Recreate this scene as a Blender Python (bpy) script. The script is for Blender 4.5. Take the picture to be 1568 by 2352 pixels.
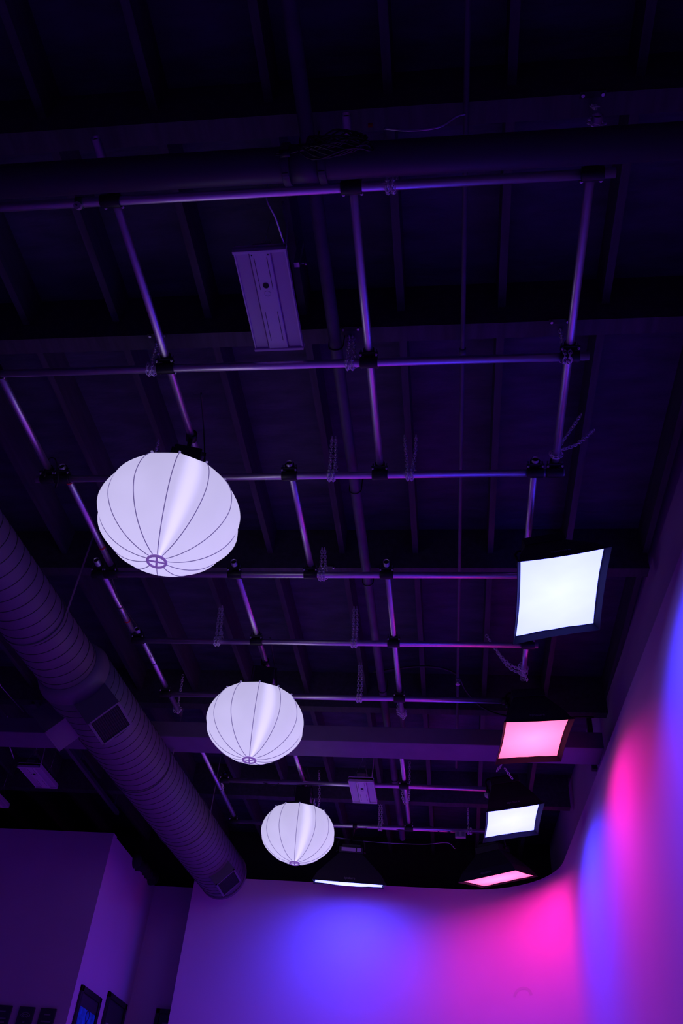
import bpy, bmesh, math, random
from mathutils import Vector, Matrix
random.seed(7)
for o in list(bpy.data.objects): bpy.data.objects.remove(o)
scene = bpy.context.scene
COL = scene.collection
PI = math.pi

# ---------------------------------------------------------------- camera, light, exposure
cam_d = bpy.data.cameras.new('camera'); cam = bpy.data.objects.new('camera', cam_d); COL.objects.link(cam)
cam_d.sensor_fit = 'HORIZONTAL'; cam_d.sensor_width = 24.0; cam_d.lens = 30.032
cam_d.clip_start = 0.05; cam_d.clip_end = 60
R_ = Vector((0.99162305, 0.10176236, 0.07954964)); U_ = Vector((0.0069918, -0.6572601, 0.75363139)); F_ = Vector((-0.12897611, 0.74676207, 0.65246577))
cam.matrix_world = Matrix(((R_.x, U_.x, -F_.x, 0), (R_.y, U_.y, -F_.y, 0), (R_.z, U_.z, -F_.z, 1.5), (0, 0, 0, 1)))
scene.camera = cam
world = bpy.data.worlds.new('world'); scene.world = world; world.use_nodes = True
world.node_tree.nodes['Background'].inputs[0].default_value = (0.02, 0.008, 0.09, 1)
world.node_tree.nodes['Background'].inputs[1].default_value = 0.1
vs = scene.view_settings
vs.view_transform = 'Standard'; vs.look = 'None'; vs.exposure = 0.0; vs.gamma = 1.0; vs.use_curve_mapping = False
BLUE_W, PINK_W = 38.0, 14.0            # wattage of the softbox lamps
BLUE_C, PINK_C = (0.022, 0.028, 1.0), (1.0, 0.0, 0.42)
FACE_BLUE, FACE_PINK, LANTERN = (0.80, 0.90, 5.0), (3.0, 0.36, 0.66), (0.555, 0.50, 0.83)

# ---------------------------------------------------------------- materials
def mat(name, color, rough=0.6, metal=0.0, emit=None, estr=1.0, noise=0.0, nscale=8.0, bump=0.0, bscale=20.0, spec=None, stretch=None):
    m = bpy.data.materials.new(name); m.use_nodes = True
    nt = m.node_tree; b = nt.nodes['Principled BSDF']
    b.inputs['Base Color'].default_value = (*color, 1); b.inputs['Roughness'].default_value = rough; b.inputs['Metallic'].default_value = metal
    if spec is not None: b.inputs['Specular IOR Level'].default_value = spec
    if emit: b.inputs['Emission Color'].default_value = (*emit, 1); b.inputs['Emission Strength'].default_value = estr
    if noise or bump:
        tc = nt.nodes.new('ShaderNodeTexCoord'); mp = nt.nodes.new('ShaderNodeMapping'); nt.links.new(tc.outputs['Object'], mp.inputs[0])
        if stretch: mp.inputs['Scale'].default_value = stretch
    if noise:
        n = nt.nodes.new('ShaderNodeTexNoise'); n.inputs['Scale'].default_value = nscale; n.inputs['Detail'].default_value = 4
        r = nt.nodes.new('ShaderNodeValToRGB'); nt.links.new(mp.outputs[0], n.inputs['Vector']); nt.links.new(n.outputs[0], r.inputs[0])
        r.color_ramp.elements[0].position = 0.3; r.color_ramp.elements[1].position = 0.7
        r.color_ramp.elements[0].color = (*[c * (1 - noise) for c in color], 1); r.color_ramp.elements[1].color = (*[min(1, c * (1 + noise)) for c in color], 1)
        nt.links.new(r.outputs[0], b.inputs['Base Color'])
    if bump:
        n = nt.nodes.new('ShaderNodeTexNoise'); n.inputs['Scale'].default_value = bscale; n.inputs['Detail'].default_value = 5
        bp = nt.nodes.new('ShaderNodeBump'); bp.inputs['Strength'].default_value = bump; bp.inputs['Distance'].default_value = 0.03
        nt.links.new(mp.outputs[0], n.inputs['Vector']); nt.links.new(n.outputs[0], bp.inputs['Height']); nt.links.new(bp.outputs[0], b.inputs['Normal'])
    return m
M = {
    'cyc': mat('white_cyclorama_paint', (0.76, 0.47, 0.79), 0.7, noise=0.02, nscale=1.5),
    'arcdark': mat('faint_wall_arc', (0.66, 0.46, 0.69), 0.8),
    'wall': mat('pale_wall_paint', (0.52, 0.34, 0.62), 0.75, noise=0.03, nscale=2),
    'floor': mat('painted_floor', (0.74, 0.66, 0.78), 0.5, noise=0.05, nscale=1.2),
    'blackwall': mat('black_wall_paint', (0.02, 0.02, 0.025), 0.85, noise=0.2),
    'deck': mat('wrinkled_black_insulation', (0.058, 0.052, 0.105), 0.65, noise=0.35, nscale=3, bump=0.6, bscale=5, stretch=(1, 3, 1)),
    'joist': mat('dark_painted_timber', (0.06, 0.048, 0.075), 0.7, noise=0.25, nscale=6, stretch=(4, .5, 4)),
    'beam': mat('purple_grey_painted_beam', (0.17, 0.11, 0.22), 0.65, noise=0.1, nscale=4),
    'steel': mat('galvanised_steel_pipe', (0.86, 0.76, 0.90), 0.42, 1.0, noise=0.04, nscale=14, stretch=(1, 1, 1)),
    'chain': mat('zinc_chain_steel', (0.85, 0.80, 0.90), 0.45, 0.5),
    'clamp': mat('black_cast_clamp', (0.012, 0.011, 0.014), 0.45),
    'bolt': mat('zinc_bolt', (0.6, 0.58, 0.66), 0.35, 1.0),
    'black': mat('black_plastic', (0.010, 0.010, 0.014), 0.5),
    'fabric': mat('black_softbox_fabric', (0.014, 0.012, 0.018), 0.85, bump=0.2, bscale=6),
    'silver': mat('silver_lining_fabric', (0.5, 0.5, 0.55), 0.6),
    'grey': mat('grey_metal', (0.25, 0.24, 0.27), 0.5, 0.3),
    'whitemetal': mat('white_enamelled_metal', (0.62, 0.52, 0.72), 0.5),
    'lens': mat('frosted_lens', (0.50, 0.38, 0.58), 0.45),
    'duct': mat('painted_spiral_duct', (0.13, 0.095, 0.165), 0.62, noise=0.08, nscale=3),
    'seamdark': mat('dark_duct_seam', (0.035, 0.026, 0.045), 0.6),
    'ductdark': mat('dark_register_face', (0.012, 0.011, 0.015), 0.8),
    'bigpipe': mat('dark_painted_drain_pipe', (0.055, 0.042, 0.075), 0.5),
    'conduit': mat('dull_painted_pipe', (0.10, 0.075, 0.13), 0.55, noise=0.15, nscale=10),
    'cable': mat('black_cable_rubber', (0.02, 0.02, 0.024), 0.35),
    'mc': mat('armoured_cable', (0.5, 0.42, 0.6), 0.35, 0.8),
    'red': mat('red_tape', (0.55, 0.01, 0.03), 0.5),
    'green': mat('green_tape', (0.01, 0.22, 0.05), 0.5),
    'plug': mat('pale_plug_face', (0.45, 0.42, 0.42), 0.5),
    'hub': mat('lantern_hub_plastic', (0.22, 0.10, 0.36), 0.5, emit=(0.16, 0.08, 0.33), estr=0.8),
    'seam': mat('lantern_seam_tape', (0.2, 0.16, 0.32), 0.6, emit=(0.13, 0.10, 0.27), estr=0.8),
    'paperdark': mat('dark_poster_print', (0.03, 0.03, 0.05), 0.5),
    'ink': mat('pale_poster_ink', (0.16, 0.16, 0.22), 0.5),
    'posterblue': mat('blue_poster_print', (0.01, 0.22, 0.75), 0.45, noise=0.6, nscale=9),
    'frame': mat('black_picture_frame', (0.012, 0.012, 0.016), 0.4),
}
def glow(name, color, strength, mid=1.12, edge=0.85):
    """luminous fabric: an emissive cloth with soft folds and its warm centre"""
    m = bpy.data.materials.new(name); m.use_nodes = True; nt = m.node_tree; b = nt.nodes['Principled BSDF']
    b.inputs['Base Color'].default_value = (0.6, 0.6, 0.6, 1); b.inputs['Roughness'].default_value = 0.8
    tc = nt.nodes.new('ShaderNodeTexCoord'); mp = nt.nodes.new('ShaderNodeMapping'); nt.links.new(tc.outputs['Object'], mp.inputs[0])
    mp.inputs['Scale'].default_value = (1, 1.7, 1)
    n = nt.nodes.new('ShaderNodeTexNoise'); n.inputs['Scale'].default_value = 4; n.inputs['Detail'].default_value = 3; nt.links.new(mp.outputs[0], n.inputs['Vector'])
    r = nt.nodes.new('ShaderNodeMapRange'); nt.links.new(n.outputs[0], r.inputs[0])
    r.inputs['To Min'].default_value = strength * 0.93; r.inputs['To Max'].default_value = strength * 1.07
    # brighter where the lamp sits behind the cloth (object centre), fading to the rim
    ln = nt.nodes.new('ShaderNodeVectorMath'); ln.operation = 'LENGTH'; nt.links.new(tc.outputs['Object'], ln.inputs[0])
    fr = nt.nodes.new('ShaderNodeMapRange'); nt.links.new(ln.outputs['Value'], fr.inputs[0])
    fr.inputs['From Min'].default_value = 0.0; fr.inputs['From Max'].default_value = 0.5; fr.inputs['To Min'].default_value = mid; fr.inputs['To Max'].default_value = edge
    mu = nt.nodes.new('ShaderNodeMath'); mu.operation = 'MULTIPLY'; nt.links.new(r.outputs[0], mu.inputs[0]); nt.links.new(fr.outputs[0], mu.inputs[1])
    nt.links.new(mu.outputs[0], b.inputs['Emission Strength']); b.inputs['Emission Color'].default_value = (*color, 1)
    return m
M['face_blue'] = glow('lit_blue_diffuser', FACE_BLUE, 1.0); M['face_pink'] = glow('lit_pink_diffuser', FACE_PINK, 1.0, 1.3, 0.5)
def lantern_mat():
    m = bpy.data.materials.new('lit_lantern_cloth'); m.use_nodes = True; nt = m.node_tree; b = nt.nodes['Principled BSDF']
    b.inputs['Base Color'].default_value = (0.18, 0.15, 0.2, 1); b.inputs['Roughness'].default_value = 0.7
    tc = nt.nodes.new('ShaderNodeTexCoord'); sx = nt.nodes.new('ShaderNodeSeparateXYZ'); nt.links.new(tc.outputs['Object'], sx.inputs[0])
    at = nt.nodes.new('ShaderNodeMath'); at.operation = 'ARCTAN2'; nt.links.new(sx.outputs['Y'], at.inputs[0]); nt.links.new(sx.outputs['X'], at.inputs[1])
    # lamp glow painted into the emission as a brighter band on one gore
    d = nt.nodes.new('ShaderNodeMath'); d.operation = 'SUBTRACT'; nt.links.new(at.outputs[0], d.inputs[0]); d.inputs[1].default_value = -1.315
    a = nt.nodes.new('ShaderNodeMath'); a.operation = 'ABSOLUTE'; nt.links.new(d.outputs[0], a.inputs[0])
    h = nt.nodes.new('ShaderNodeMapRange'); h.interpolation_type = 'SMOOTHERSTEP'; nt.links.new(a.outputs[0], h.inputs[0])
    h.inputs['From Min'].default_value = 0.0; h.inputs['From Max'].default_value = 0.22; h.inputs['To Min'].default_value = 1.42; h.inputs['To Max'].default_value = 1.0
    n = nt.nodes.new('ShaderNodeTexNoise'); n.inputs['Scale'].default_value = 3; nt.links.new(tc.outputs['Object'], n.inputs['Vector'])
    r = nt.nodes.new('ShaderNodeMapRange'); nt.links.new(n.outputs[0], r.inputs[0]); r.inputs['To Min'].default_value = 0.9; r.inputs['To Max'].default_value = 1.1
    z = nt.nodes.new('ShaderNodeMapRange'); nt.links.new(sx.outputs['Z'], z.inputs[0]); z.inputs['From Min'].default_value = -0.3; z.inputs['From Max'].default_value = 0.25
    z.inputs['To Min'].default_value = 1.1; z.inputs['To Max'].default_value = 0.9
    m1 = nt.nodes.new('ShaderNodeMath'); m1.operation = 'MULTIPLY'; nt.links.new(h.outputs[0], m1.inputs[0]); nt.links.new(r.outputs[0], m1.inputs[1])
    m2 = nt.nodes.new('ShaderNodeMath'); m2.operation = 'MULTIPLY'; nt.links.new(m1.outputs[0], m2.inputs[0]); nt.links.new(z.outputs[0], m2.inputs[1])
    nt.links.new(m2.outputs[0], b.inputs['Emission Strength']); b.inputs['Emission Color'].default_value = (*LANTERN, 1)
    return m
M['lantern'] = lantern_mat()

# ---------------------------------------------------------------- mesh helpers
def basis(d):
    d = Vector(d).normalized(); up = Vector((0, 0, 1)) if abs(d.z) < 0.9 else Vector((0, 1, 0))
    x = up.cross(d).normalized(); return x, d.cross(x), d
def box(bm, c, s, rot=None):
    c = Vector(c); v = []
    for k in (-.5, .5):
        for j in (-.5, .5):
            for i in (-.5, .5):
                p = Vector((i * s[0], j * s[1], k * s[2]))
                if rot: p = rot @ p
                v.append(bm.verts.new(c + p))
    for f in ((0, 2, 3, 1), (4, 5, 7, 6), (0, 1, 5, 4), (2, 6, 7, 3), (0, 4, 6, 2), (1, 3, 7, 5)): bm.faces.new([v[i] for i in f])
def tube(bm, p0, p1, r, seg=16, r1=None, cap=True, inner=None):
    p0, p1 = Vector(p0), Vector(p1); r1 = r if r1 is None else r1; x, y, d = basis(p1 - p0)
    def ring(p, rr): return [bm.verts.new(p + x * math.cos(2 * PI * i / seg) * rr + y * math.sin(2 * PI * i / seg) * rr) for i in range(seg)]
    a, b = ring(p0, r), ring(p1, r1)
    def skin(q, w):
        for i in range(seg):
            f = bm.faces.new((q[i], q[(i + 1) % seg], w[(i + 1) % seg], w[i])); f.smooth = True
    skin(a, b)
    if inner:
        e, g = ring(p0, inner), ring(p1, inner)
        for i in range(seg):
            j = (i + 1) % seg
            bm.faces.new((a[j], a[i], e[i], e[j])); bm.faces.new((b[i], b[j], g[j], g[i])); f = bm.faces.new((e[j], e[i], g[i], g[j])); f.smooth = True
    elif cap: bm.faces.new(a[::-1]); bm.faces.new(b)
def path(bm, pts, r, seg=6, closed=False, cap=True):
    pts = [Vector(p) for p in pts]; n = len(pts); rings = []; px = None
    for i, p in enumerate(pts):
        if closed: t = pts[(i + 1) % n] - pts[i - 1]
        else: t = pts[min(i + 1, n - 1)] - pts[max(i - 1, 0)]
        t.normalize()
        if px is None: x, y, _ = basis(t)
        else:
            x = (px - t * px.dot(t))
            if x.length < 1e-6: x, y, _ = basis(t)
            x.normalize(); y = t.cross(x)
        px = x
        rings.append([bm.verts.new(p + x * math.cos(2 * PI * k / seg) * r + y * math.sin(2 * PI * k / seg) * r) for k in range(seg)])
    for i in range(n if closed else n - 1):
        a, b = rings[i], rings[(i + 1) % n]
        for k in range(seg):
            f = bm.faces.new((a[k], a[(k + 1) % seg], b[(k + 1) % seg], b[k])); f.smooth = True
    if not closed and cap: bm.faces.new(rings[0][::-1]); bm.faces.new(rings[-1])
def spline(pts, n=8):
    P = [Vector(p) for p in pts]; P = [P[0] * 2 - P[1]] + P + [P[-1] * 2 - P[-2]]; out = []
    for i in range(1, len(P) - 2):
        for k in range(n):
            t = k / n; a, b, c, d = P[i - 1], P[i], P[i + 1], P[i + 2]
            out.append(0.5 * ((2 * b) + (c - a) * t + (2 * a - 5 * b + 4 * c - d) * t * t + (3 * b - a - 3 * c + d) * t ** 3))
    return out + [P[-2]]
def lathe(bm, prof, seg=24, o=(0, 0, 0)):
    o = Vector(o); rings = [[bm.verts.new(o + Vector((r * math.cos(2 * PI * i / seg), r * math.sin(2 * PI * i / seg), z))) for i in range(seg)] for r, z in prof]
    for a, b in zip(rings, rings[1:]):
        for i in range(seg):
            f = bm.faces.new((a[i], a[(i + 1) % seg], b[(i + 1) % seg], b[i])); f.smooth = True
    bm.faces.new(rings[0][::-1]); bm.faces.new(rings[-1])
def obj(name, bm, m, parent=None, bevel=0.0, fix=True):
    if fix: bmesh.ops.recalc_face_normals(bm, faces=bm.faces)
    me = bpy.data.meshes.new(name); bm.to_mesh(me); bm.free(); me.materials.append(M[m] if isinstance(m, str) else m)
    o = bpy.data.objects.new(name, me); COL.objects.link(o)
    if parent: o.parent = parent
    if bevel:
        b = o.modifiers.new('bevel', 'BEVEL'); b.width = bevel; b.segments = 2; b.limit_method = 'ANGLE'
    return o
def NB(): return bmesh.new()
def tag(o, label, cat, group=None):
    o['label'] = label; o['category'] = cat
    if group: o['group'] = group
    return o
def thing(name, label, cat, loc=(0, 0, 0), group=None, rot=(0, 0, 0), scale=1.0):
    o = bpy.data.objects.new(name, None); COL.objects.link(o); o.empty_display_size = 0.1
    o.location = loc; o.rotation_euler = rot; o.scale = (scale,) * 3
    return tag(o, label, cat, group)
def struct(name, bm, m, **k):
    o = obj(name, bm, m, **k); o['kind'] = 'structure'; return o
def dup(root, label, loc, rot=None, scale=None):
    r = root.copy(); COL.objects.link(r); r.location = loc; r['label'] = label
    if rot is not None: r.rotation_euler = rot
    if scale: r.scale = (scale,) * 3
    for ch in list(root.children):
        c = ch.copy(); COL.objects.link(c); c.parent = r
        for g in list(ch.children):
            d = g.copy(); COL.objects.link(d); d.parent = c
    return r

# ---------------------------------------------------------------- the room
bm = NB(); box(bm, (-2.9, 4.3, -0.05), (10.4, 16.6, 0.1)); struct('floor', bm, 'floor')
CZ = 5.10                                                           # top of the cyclorama walls
def cyc_x(y): return 1.445 - 0.040 * (y - 5.19)
# right cyclorama wall with its rounded inside corner
bm = NB(); prof = [(cyc_x(y), y) for y in (-3.8, 0, 3, 6, 9, 10.2)]
cx, cy, rx, ry = 0.06, 10.2, cyc_x(10.2) - 0.06, 1.25
prof += [(cx + rx * math.cos(a), cy + ry * math.sin(a)) for a in [PI / 2 * k / 20 for k in range(1, 21)]]
def wall_strip(bm, prof, z0, z1, th):
    n = len(prof); vs_ = []
    for i, (x, y) in enumerate(prof):
        a = Vector(prof[max(i - 1, 0)]); b = Vector(prof[min(i + 1, n - 1)]); t = (b - a).normalized(); nn = Vector((t.y, -t.x)) * th
        vs_.append([bm.verts.new((x, y, z0)), bm.verts.new((x, y, z1)), bm.verts.new((x + nn.x, y + nn.y, z1)), bm.verts.new((x + nn.x, y + nn.y, z0))])
    for a, b in zip(vs_, vs_[1:]):
        for k in range(1, 4): bm.faces.new((a[k], a[(k + 1) % 4], b[(k + 1) % 4], b[k]))
    fr = [(bm.verts.new(v[0].co), bm.verts.new(v[1].co)) for v in vs_]           # the seen face keeps its own vertices so it shades smoothly
    for a, b in zip(fr, fr[1:]):
        f = bm.faces.new((a[0], a[1], b[1], b[0])); f.smooth = True
    bm.faces.new(vs_[0]); bm.faces.new(vs_[-1][::-1])
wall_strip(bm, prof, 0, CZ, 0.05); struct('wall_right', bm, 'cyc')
# faint arc-shaped band, slightly darker in colour, on the curved part of the wall
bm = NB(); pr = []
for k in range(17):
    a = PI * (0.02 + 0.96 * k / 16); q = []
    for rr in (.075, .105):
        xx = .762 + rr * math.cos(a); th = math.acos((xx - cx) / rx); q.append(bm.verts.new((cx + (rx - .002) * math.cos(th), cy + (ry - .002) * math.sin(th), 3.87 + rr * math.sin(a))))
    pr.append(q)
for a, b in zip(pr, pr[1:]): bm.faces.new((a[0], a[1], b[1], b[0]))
obj('arc_mark', bm, 'arcdark', bpy.data.objects['wall_right'])
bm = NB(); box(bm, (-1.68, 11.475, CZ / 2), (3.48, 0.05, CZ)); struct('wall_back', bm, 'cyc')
# building shell
bm = NB(); wall_strip(bm, [(1.60 - 0.036 * (y - 4.5), y) for y in (-3.9, 4, 12.35)], 0, 6.05, 0.15); struct('wall_outer_right', bm, 'wall')
bm = NB(); box(bm, (-3.2, 12.42, 3.0), (9.4, 0.12, 6.1)); struct('wall_outer_back', bm, 'blackwall')
bm = NB(); box(bm, (-8.0, 4.3, 3.0), (0.15, 16.4, 6.1)); struct('wall_left', bm, 'wall')
bm = NB(); box(bm, (-3.0, -3.95, 3.0), (10.2, 0.15, 6.1)); struct('wall_front', bm, 'wall')
bm = NB(); box(bm, (-6.02, 10.06, CZ / 2), (3.86, 0.12, CZ)); struct('wall_partition_front', bm, 'wall')
bm = NB(); box(bm, (-4.17, 11.06, CZ / 2), (0.12, 1.88, CZ)); struct('wall_partition_side', bm, 'wall')
bm = NB(); box(bm, (-3.72, 11.99, CZ / 2), (1.0, 0.12, CZ)); struct('wall_recess', bm, 'wall')
# ceiling with joists, girders and the big beam
bm = NB(); box(bm, (-3.2, 4.3, 6.10), (10.2, 16.7, 0.1)); ceil = struct('ceiling', bm, 'deck')
for k in range(-12, 4):
    x = -0.30 + 0.597 * k
    if x > 1.6: continue
    bm = NB(); box(bm, (x, 4.2, 5.925), (0.045, 16.1 if x < 1.3 else 12, 0.25)); obj('joist', bm, 'joist', ceil)
for y in (-0.5, 1.86, 3.14, 5.49, 7.80, 10.11):
    bm = NB(); box(bm, (-3.2, y, 5.85), (9.1 if y > 9 else 9.4, 0.11, 0.40)); obj('girder', bm, 'joist', ceil)
bm = NB(); box(bm, (-3.27, 7.80, 5.30), (9.3, 0.35, 0.165)); obj('beam', bm, 'beam', ceil, bevel=0.006)
for x in (-7.2, -4.9, -2.2, 0.9):                                    # steel straps carrying the beam from the joists
    bm = NB(); box(bm, (x, 7.80, 5.52), (0.05, 0.12, 0.28)); obj('beam_hanger', bm, 'joist', ceil)
# steel plate bracket at the wall end of the beam
bm = NB(); box(bm, (1.36, 8.15, 5.52), (0.05, 0.06, 0.55)); obj('wall_bracket', bm, 'joist', ceil)

# ---------------------------------------------------------------- pipe grid
GZ, LZ, PR = 5.40, 5.458, 0.0242
ORD = ['nearest the camera, topmost in the photo', 'second from the top of the photo', 'third from top, beside the largest lantern', 'fourth from the top, behind the first lantern',
       'fifth from the top, above the second lantern', 'sixth from the top, just before the big beam', 'seventh from the top, just past the big beam', 'lowest in the photo, behind the smallest lantern']
T = [(2.068, -3.4, 0.765), (3.148, -3.1, 0.765), (4.093, -2.885, 0.715), (5.195, -2.84, 0.70), (6.155, -2.80, 0.69), (7.10, -2.78, 0.49), (9.043, -2.60, 0.43), (10.258, -2.74, 0.62)]
SHORT = ['first', 'second', 'third', 'fourth', 'fifth', 'sixth', 'seventh', 'eighth']
for i, (y, a, b) in enumerate(T):
    bm = NB(); tube(bm, (a, y, GZ), (b, y, GZ), PR, 20, inner=0.021)
    tag(obj('cross_pipe', bm, 'steel'), 'steel cross pipe of the ceiling grid, ' + ORD[i], 'pipe', 'cross pipes of the ceiling grid')
L = [(-1.697, 1.77, 4.16, 'left lengthwise steel pipe running down to the largest lantern'),
     (-0.476, 1.74, 4.16, 'middle lengthwise steel pipe in the upper half of the grid'),
     (0.661, 1.82, 4.14, 'rightmost lengthwise steel pipe in the upper half of the grid'),
     (0.532, 4.02, 5.28, 'short lengthwise pipe ending above the large blue-white softbox'),
     (-2.795, 3.05, 4.16, 'lengthwise pipe at the left edge, ending beside the largest lantern'),
     (-2.688, 4.02, 5.26, 'left lengthwise pipe with red tape passing behind the largest lantern'),
     (-2.790, 5.08, 6.24, 'leftmost lengthwise pipe in mid photo, an open stub above its top clamp'),
     (-2.742, 6.06, 7.62, 'leftmost lengthwise pipe ending just before the big beam'),
     (-1.085, 4.02, 5.26, 'lengthwise pipe just right of the largest lantern'),
     (-1.683, 5.10, 7.12, 'lengthwise pipe running down into the second lantern'),
     (-0.500, 5.10, 7.78, 'middle lengthwise pipe in the lower half, running up to the big beam'),
     (0.605, 6.08, 6.80, 'short pipe stub ending in hanging chains below the large softbox'),
     (-2.705, 8.10, 10.34, 'blue-lit lengthwise pipe left of the smallest lantern'),
     (-1.685, 8.10, 9.90, 'lengthwise pipe with a cable running down to the smallest lantern'),
     (-0.548, 8.00, 10.36, 'lengthwise pipe past the beam with a chain looped round it')]
for x, a, b, lab in L:
    bm = NB(); tube(bm, (x, a, LZ), (x, b, LZ), PR, 20, inner=0.021)
    lp = tag(obj('lengthwise_pipe', bm, 'steel'), lab, 'pipe', 'lengthwise pipes of the ceiling grid')
    bm = NB(); tube(bm, (x, a + .012, LZ), (x, a + .016, LZ), .0208, 16); obj('bore_shade', bm, 'black', lp)  # black disc added inside the open end to stand in for the bore's shade
# a swivel clamp: sleeve round the cross pipe, saddle plate, saddle for the lengthwise pipe, four bolts
def make_clamp(label, loc):
    t = thing('pipe_clamp', label, 'clamp', loc, 'black clamps at the pipe crossings')
    bm = NB(); tube(bm, (-0.052, 0, 0), (0.052, 0, 0), 0.0335, 20, inner=0.0245)
    obj('sleeve', bm, 'clamp', t, bevel=0.003)
    bm = NB(); box(bm, (0, 0.040, 0.028), (0.112, 0.030, 0.009)); box(bm, (0, -0.040, 0.028), (0.112, 0.030, 0.009)); obj('plate', bm, 'clamp', t, bevel=0.004)
    bm = NB(); tube(bm, (0, -0.052, 0.058), (0, 0.052, 0.058), 0.0325, 16, inner=0.0245); obj('saddle', bm, 'clamp', t)
    for sx in (-1, 1):
        for sy in (-1, 1):
            bm = NB(); tube(bm, (sx * 0.045, sy * 0.045, 0.006), (sx * 0.045, sy * 0.045, 0.06), 0.0045, 8); tube(bm, (sx * 0.045, sy * 0.045, 0.012), (sx * 0.045, sy * 0.045, 0.020), 0.008, 6)
            obj('bolt', bm, 'bolt', t)
    return t
CL = [(0, -1.697, 'left'), (0, -0.476, 'middle'), (0, 0.661, 'right'), (1, -2.795, 'far left'), (1, -1.697, 'left'), (1, -0.476, 'middle'), (1, 0.661, 'right'),
      (2, -2.795, 'far left'), (2, -2.688, 'red-taped left'), (2, -1.085, 'beside the biggest lantern'), (2, -0.476, 'middle'), (2, 0.532, 'second from the right'), (2, 0.656, 'rightmost'),
      (3, -2.790, 'leftmost'), (3, -2.686, 'red-taped left'), (3, -1.683, 'left of centre'), (3, -1.085, 'centre'), (3, -0.500, 'right of centre'),
      (4, -2.742, 'leftmost'), (4, -1.683, 'left of centre'), (4, -0.500, 'middle'), (4, 0.61, 'right end'),
      (5, -2.742, 'leftmost'), (5, -0.500, 'middle'), (6, -2.705 + 0.14, 'leftmost'), (6, -0.548, 'middle'), (7, -2.705, 'leftmost'), (7, -0.548, 'middle')]
c0 = None
for ti, x, w in CL:
    lab = 'black bolted clamp on the %s cross pipe from top, %s' % (SHORT[ti], w)
    if w.startswith('beside'): lab = 'black bolted clamp on the %s cross pipe from the top, %s' % (SHORT[ti], w)
    p = (x, T[ti][0], GZ)
    if c0 is None: c0 = make_clamp(lab, p)
    else: dup(c0, lab, p)

# ---------------------------------------------------------------- chains
def link(bm, p, d, roll, L_=0.037, W=0.020, r=0.0034):
    d = Vector(d).normalized(); x, y, _ = basis(d); s = x * math.cos(roll) + y * math.sin(roll); pts = []
    h = L_ / 2 - W / 2
    for k in range(5): a = PI * k / 4; pts.append(p + d * (h + math.sin(a) * W / 2) + s * (math.cos(a) * W / 2))
    for k in range(5): a = PI + PI * k / 4; pts.append(p + d * (-h + math.sin(a) * W / 2) + s * (math.cos(a) * W / 2))
    path(bm, pts, r, 5, closed=True)
def chain_along(bm, pts, step=0.025):
    P = [Vector(p) for p in pts]; acc = 0.0; k = 0; nxt = 0.0
    for a, b in zip(P, P[1:]):
        l = (b - a).length; d = (b - a) / l
        while nxt <= acc + l:
            link(bm, a + d * (nxt - acc), d, (PI / 2) * (k % 2) + random.uniform(-.35, .35)); k += 1; nxt += step
        acc += l
def loop_round(x, y, z, r=0.034, w=0.0, along='x', n=14):
    out = []
    for k in range(n + 1):
        a = PI * 0.5 + 2 * PI * k / n; out.append(Vector((x + w * k / n, y + r * math.cos(a), z + r * math.sin(a)) if along == 'x' else (x + r * math.cos(a), y + w * k / n, z + r * math.sin(a))))
    return out
def hang_chain(x, y, top, label, x1=None, y1=None, spread=0.02, tail=0.0, two=True):
    x1 = x if x1 is None else x1; y1 = y if y1 is None else y1
    bm = NB(); z0 = GZ + 0.034
    chain_along(bm, spline([(x, y, z0), ((x + x1) / 2 - spread / 2, (y + y1) / 2, (z0 + top) / 2), (x1 - spread, y1, top)], 6))
    if two: chain_along(bm, spline([(x + 0.03, y, z0), ((x + x1) / 2 + .02 + spread / 2, (y + y1) / 2, (z0 + top) / 2), (x1 + spread, y1, top)], 6))
    chain_along(bm, loop_round(x, y, GZ, 0.033)); chain_along(bm, loop_round(x + 0.028, y, GZ, 0.033))
    if tail: chain_along(bm, spline([(x + 0.035, y + .01, z0 + .06), (x + .05, y + 0.02, z0 - .0), (x + .045, y + .02, z0 - tail)], 5))
    tag(obj('chain', bm, 'chain'), label, 'chain', 'steel chains hanging the pipe grid')
hang_chain(-0.30, 2.068, 5.80, 'steel chain wrapped round the first cross pipe right of the middle clamp', tail=0.03)
hang_chain(-1.80, 3.148, 5.66, 'bunched chain beside the left clamp on the second cross pipe', tail=0.03, spread=.01)
hang_chain(-0.60, 3.148, 5.66, 'chain bunched at the middle clamp of the second cross pipe, below the linear light', tail=0.04, spread=.01)
hang_chain(0.63, 3.148, 5.66, 'thin chain rising beside the right clamp of the second cross pipe', spread=0, two=False)
hang_chain(-0.815, 4.093, 5.76, 'doubled chain hanging the third cross pipe, left of its middle clamp', spread=.012, tail=.02)
hang_chain(-0.293, 4.093, 5.76, 'doubled chain hanging the third cross pipe, right of its middle clamp', x1=-0.285, spread=0.04, tail=.02)
hang_chain(-2.07, 4.093, 5.76, 'chain rising just behind the top left of the largest lantern', spread=.01, two=False)
hang_chain(-1.012, 5.205, 5.66, 'short chain beside the centre clamp of the fourth cross pipe', spread=.01, tail=.05)
hang_chain(-2.045, 6.155, 5.76, 'doubled chain on the fifth cross pipe, left of the second lantern', x1=-2.06, spread=.012, tail=.02)
hang_chain(-0.85, 6.155, 5.76, 'doubled chain on the fifth cross pipe, right of centre', spread=.012)
hang_chain(-0.888, 7.10, 5.76, 'doubled chain on the sixth cross pipe right of the second lantern', spread=.01)
hang_chain(-0.91, 10.258, 5.76, 'chain hanging the eighth cross pipe below the small square light', spread=.01, tail=.02)
hang_chain(0.16, 10.258, 5.80, 'thin chain left of the small blue-white softbox', spread=.004, two=False)
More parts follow.
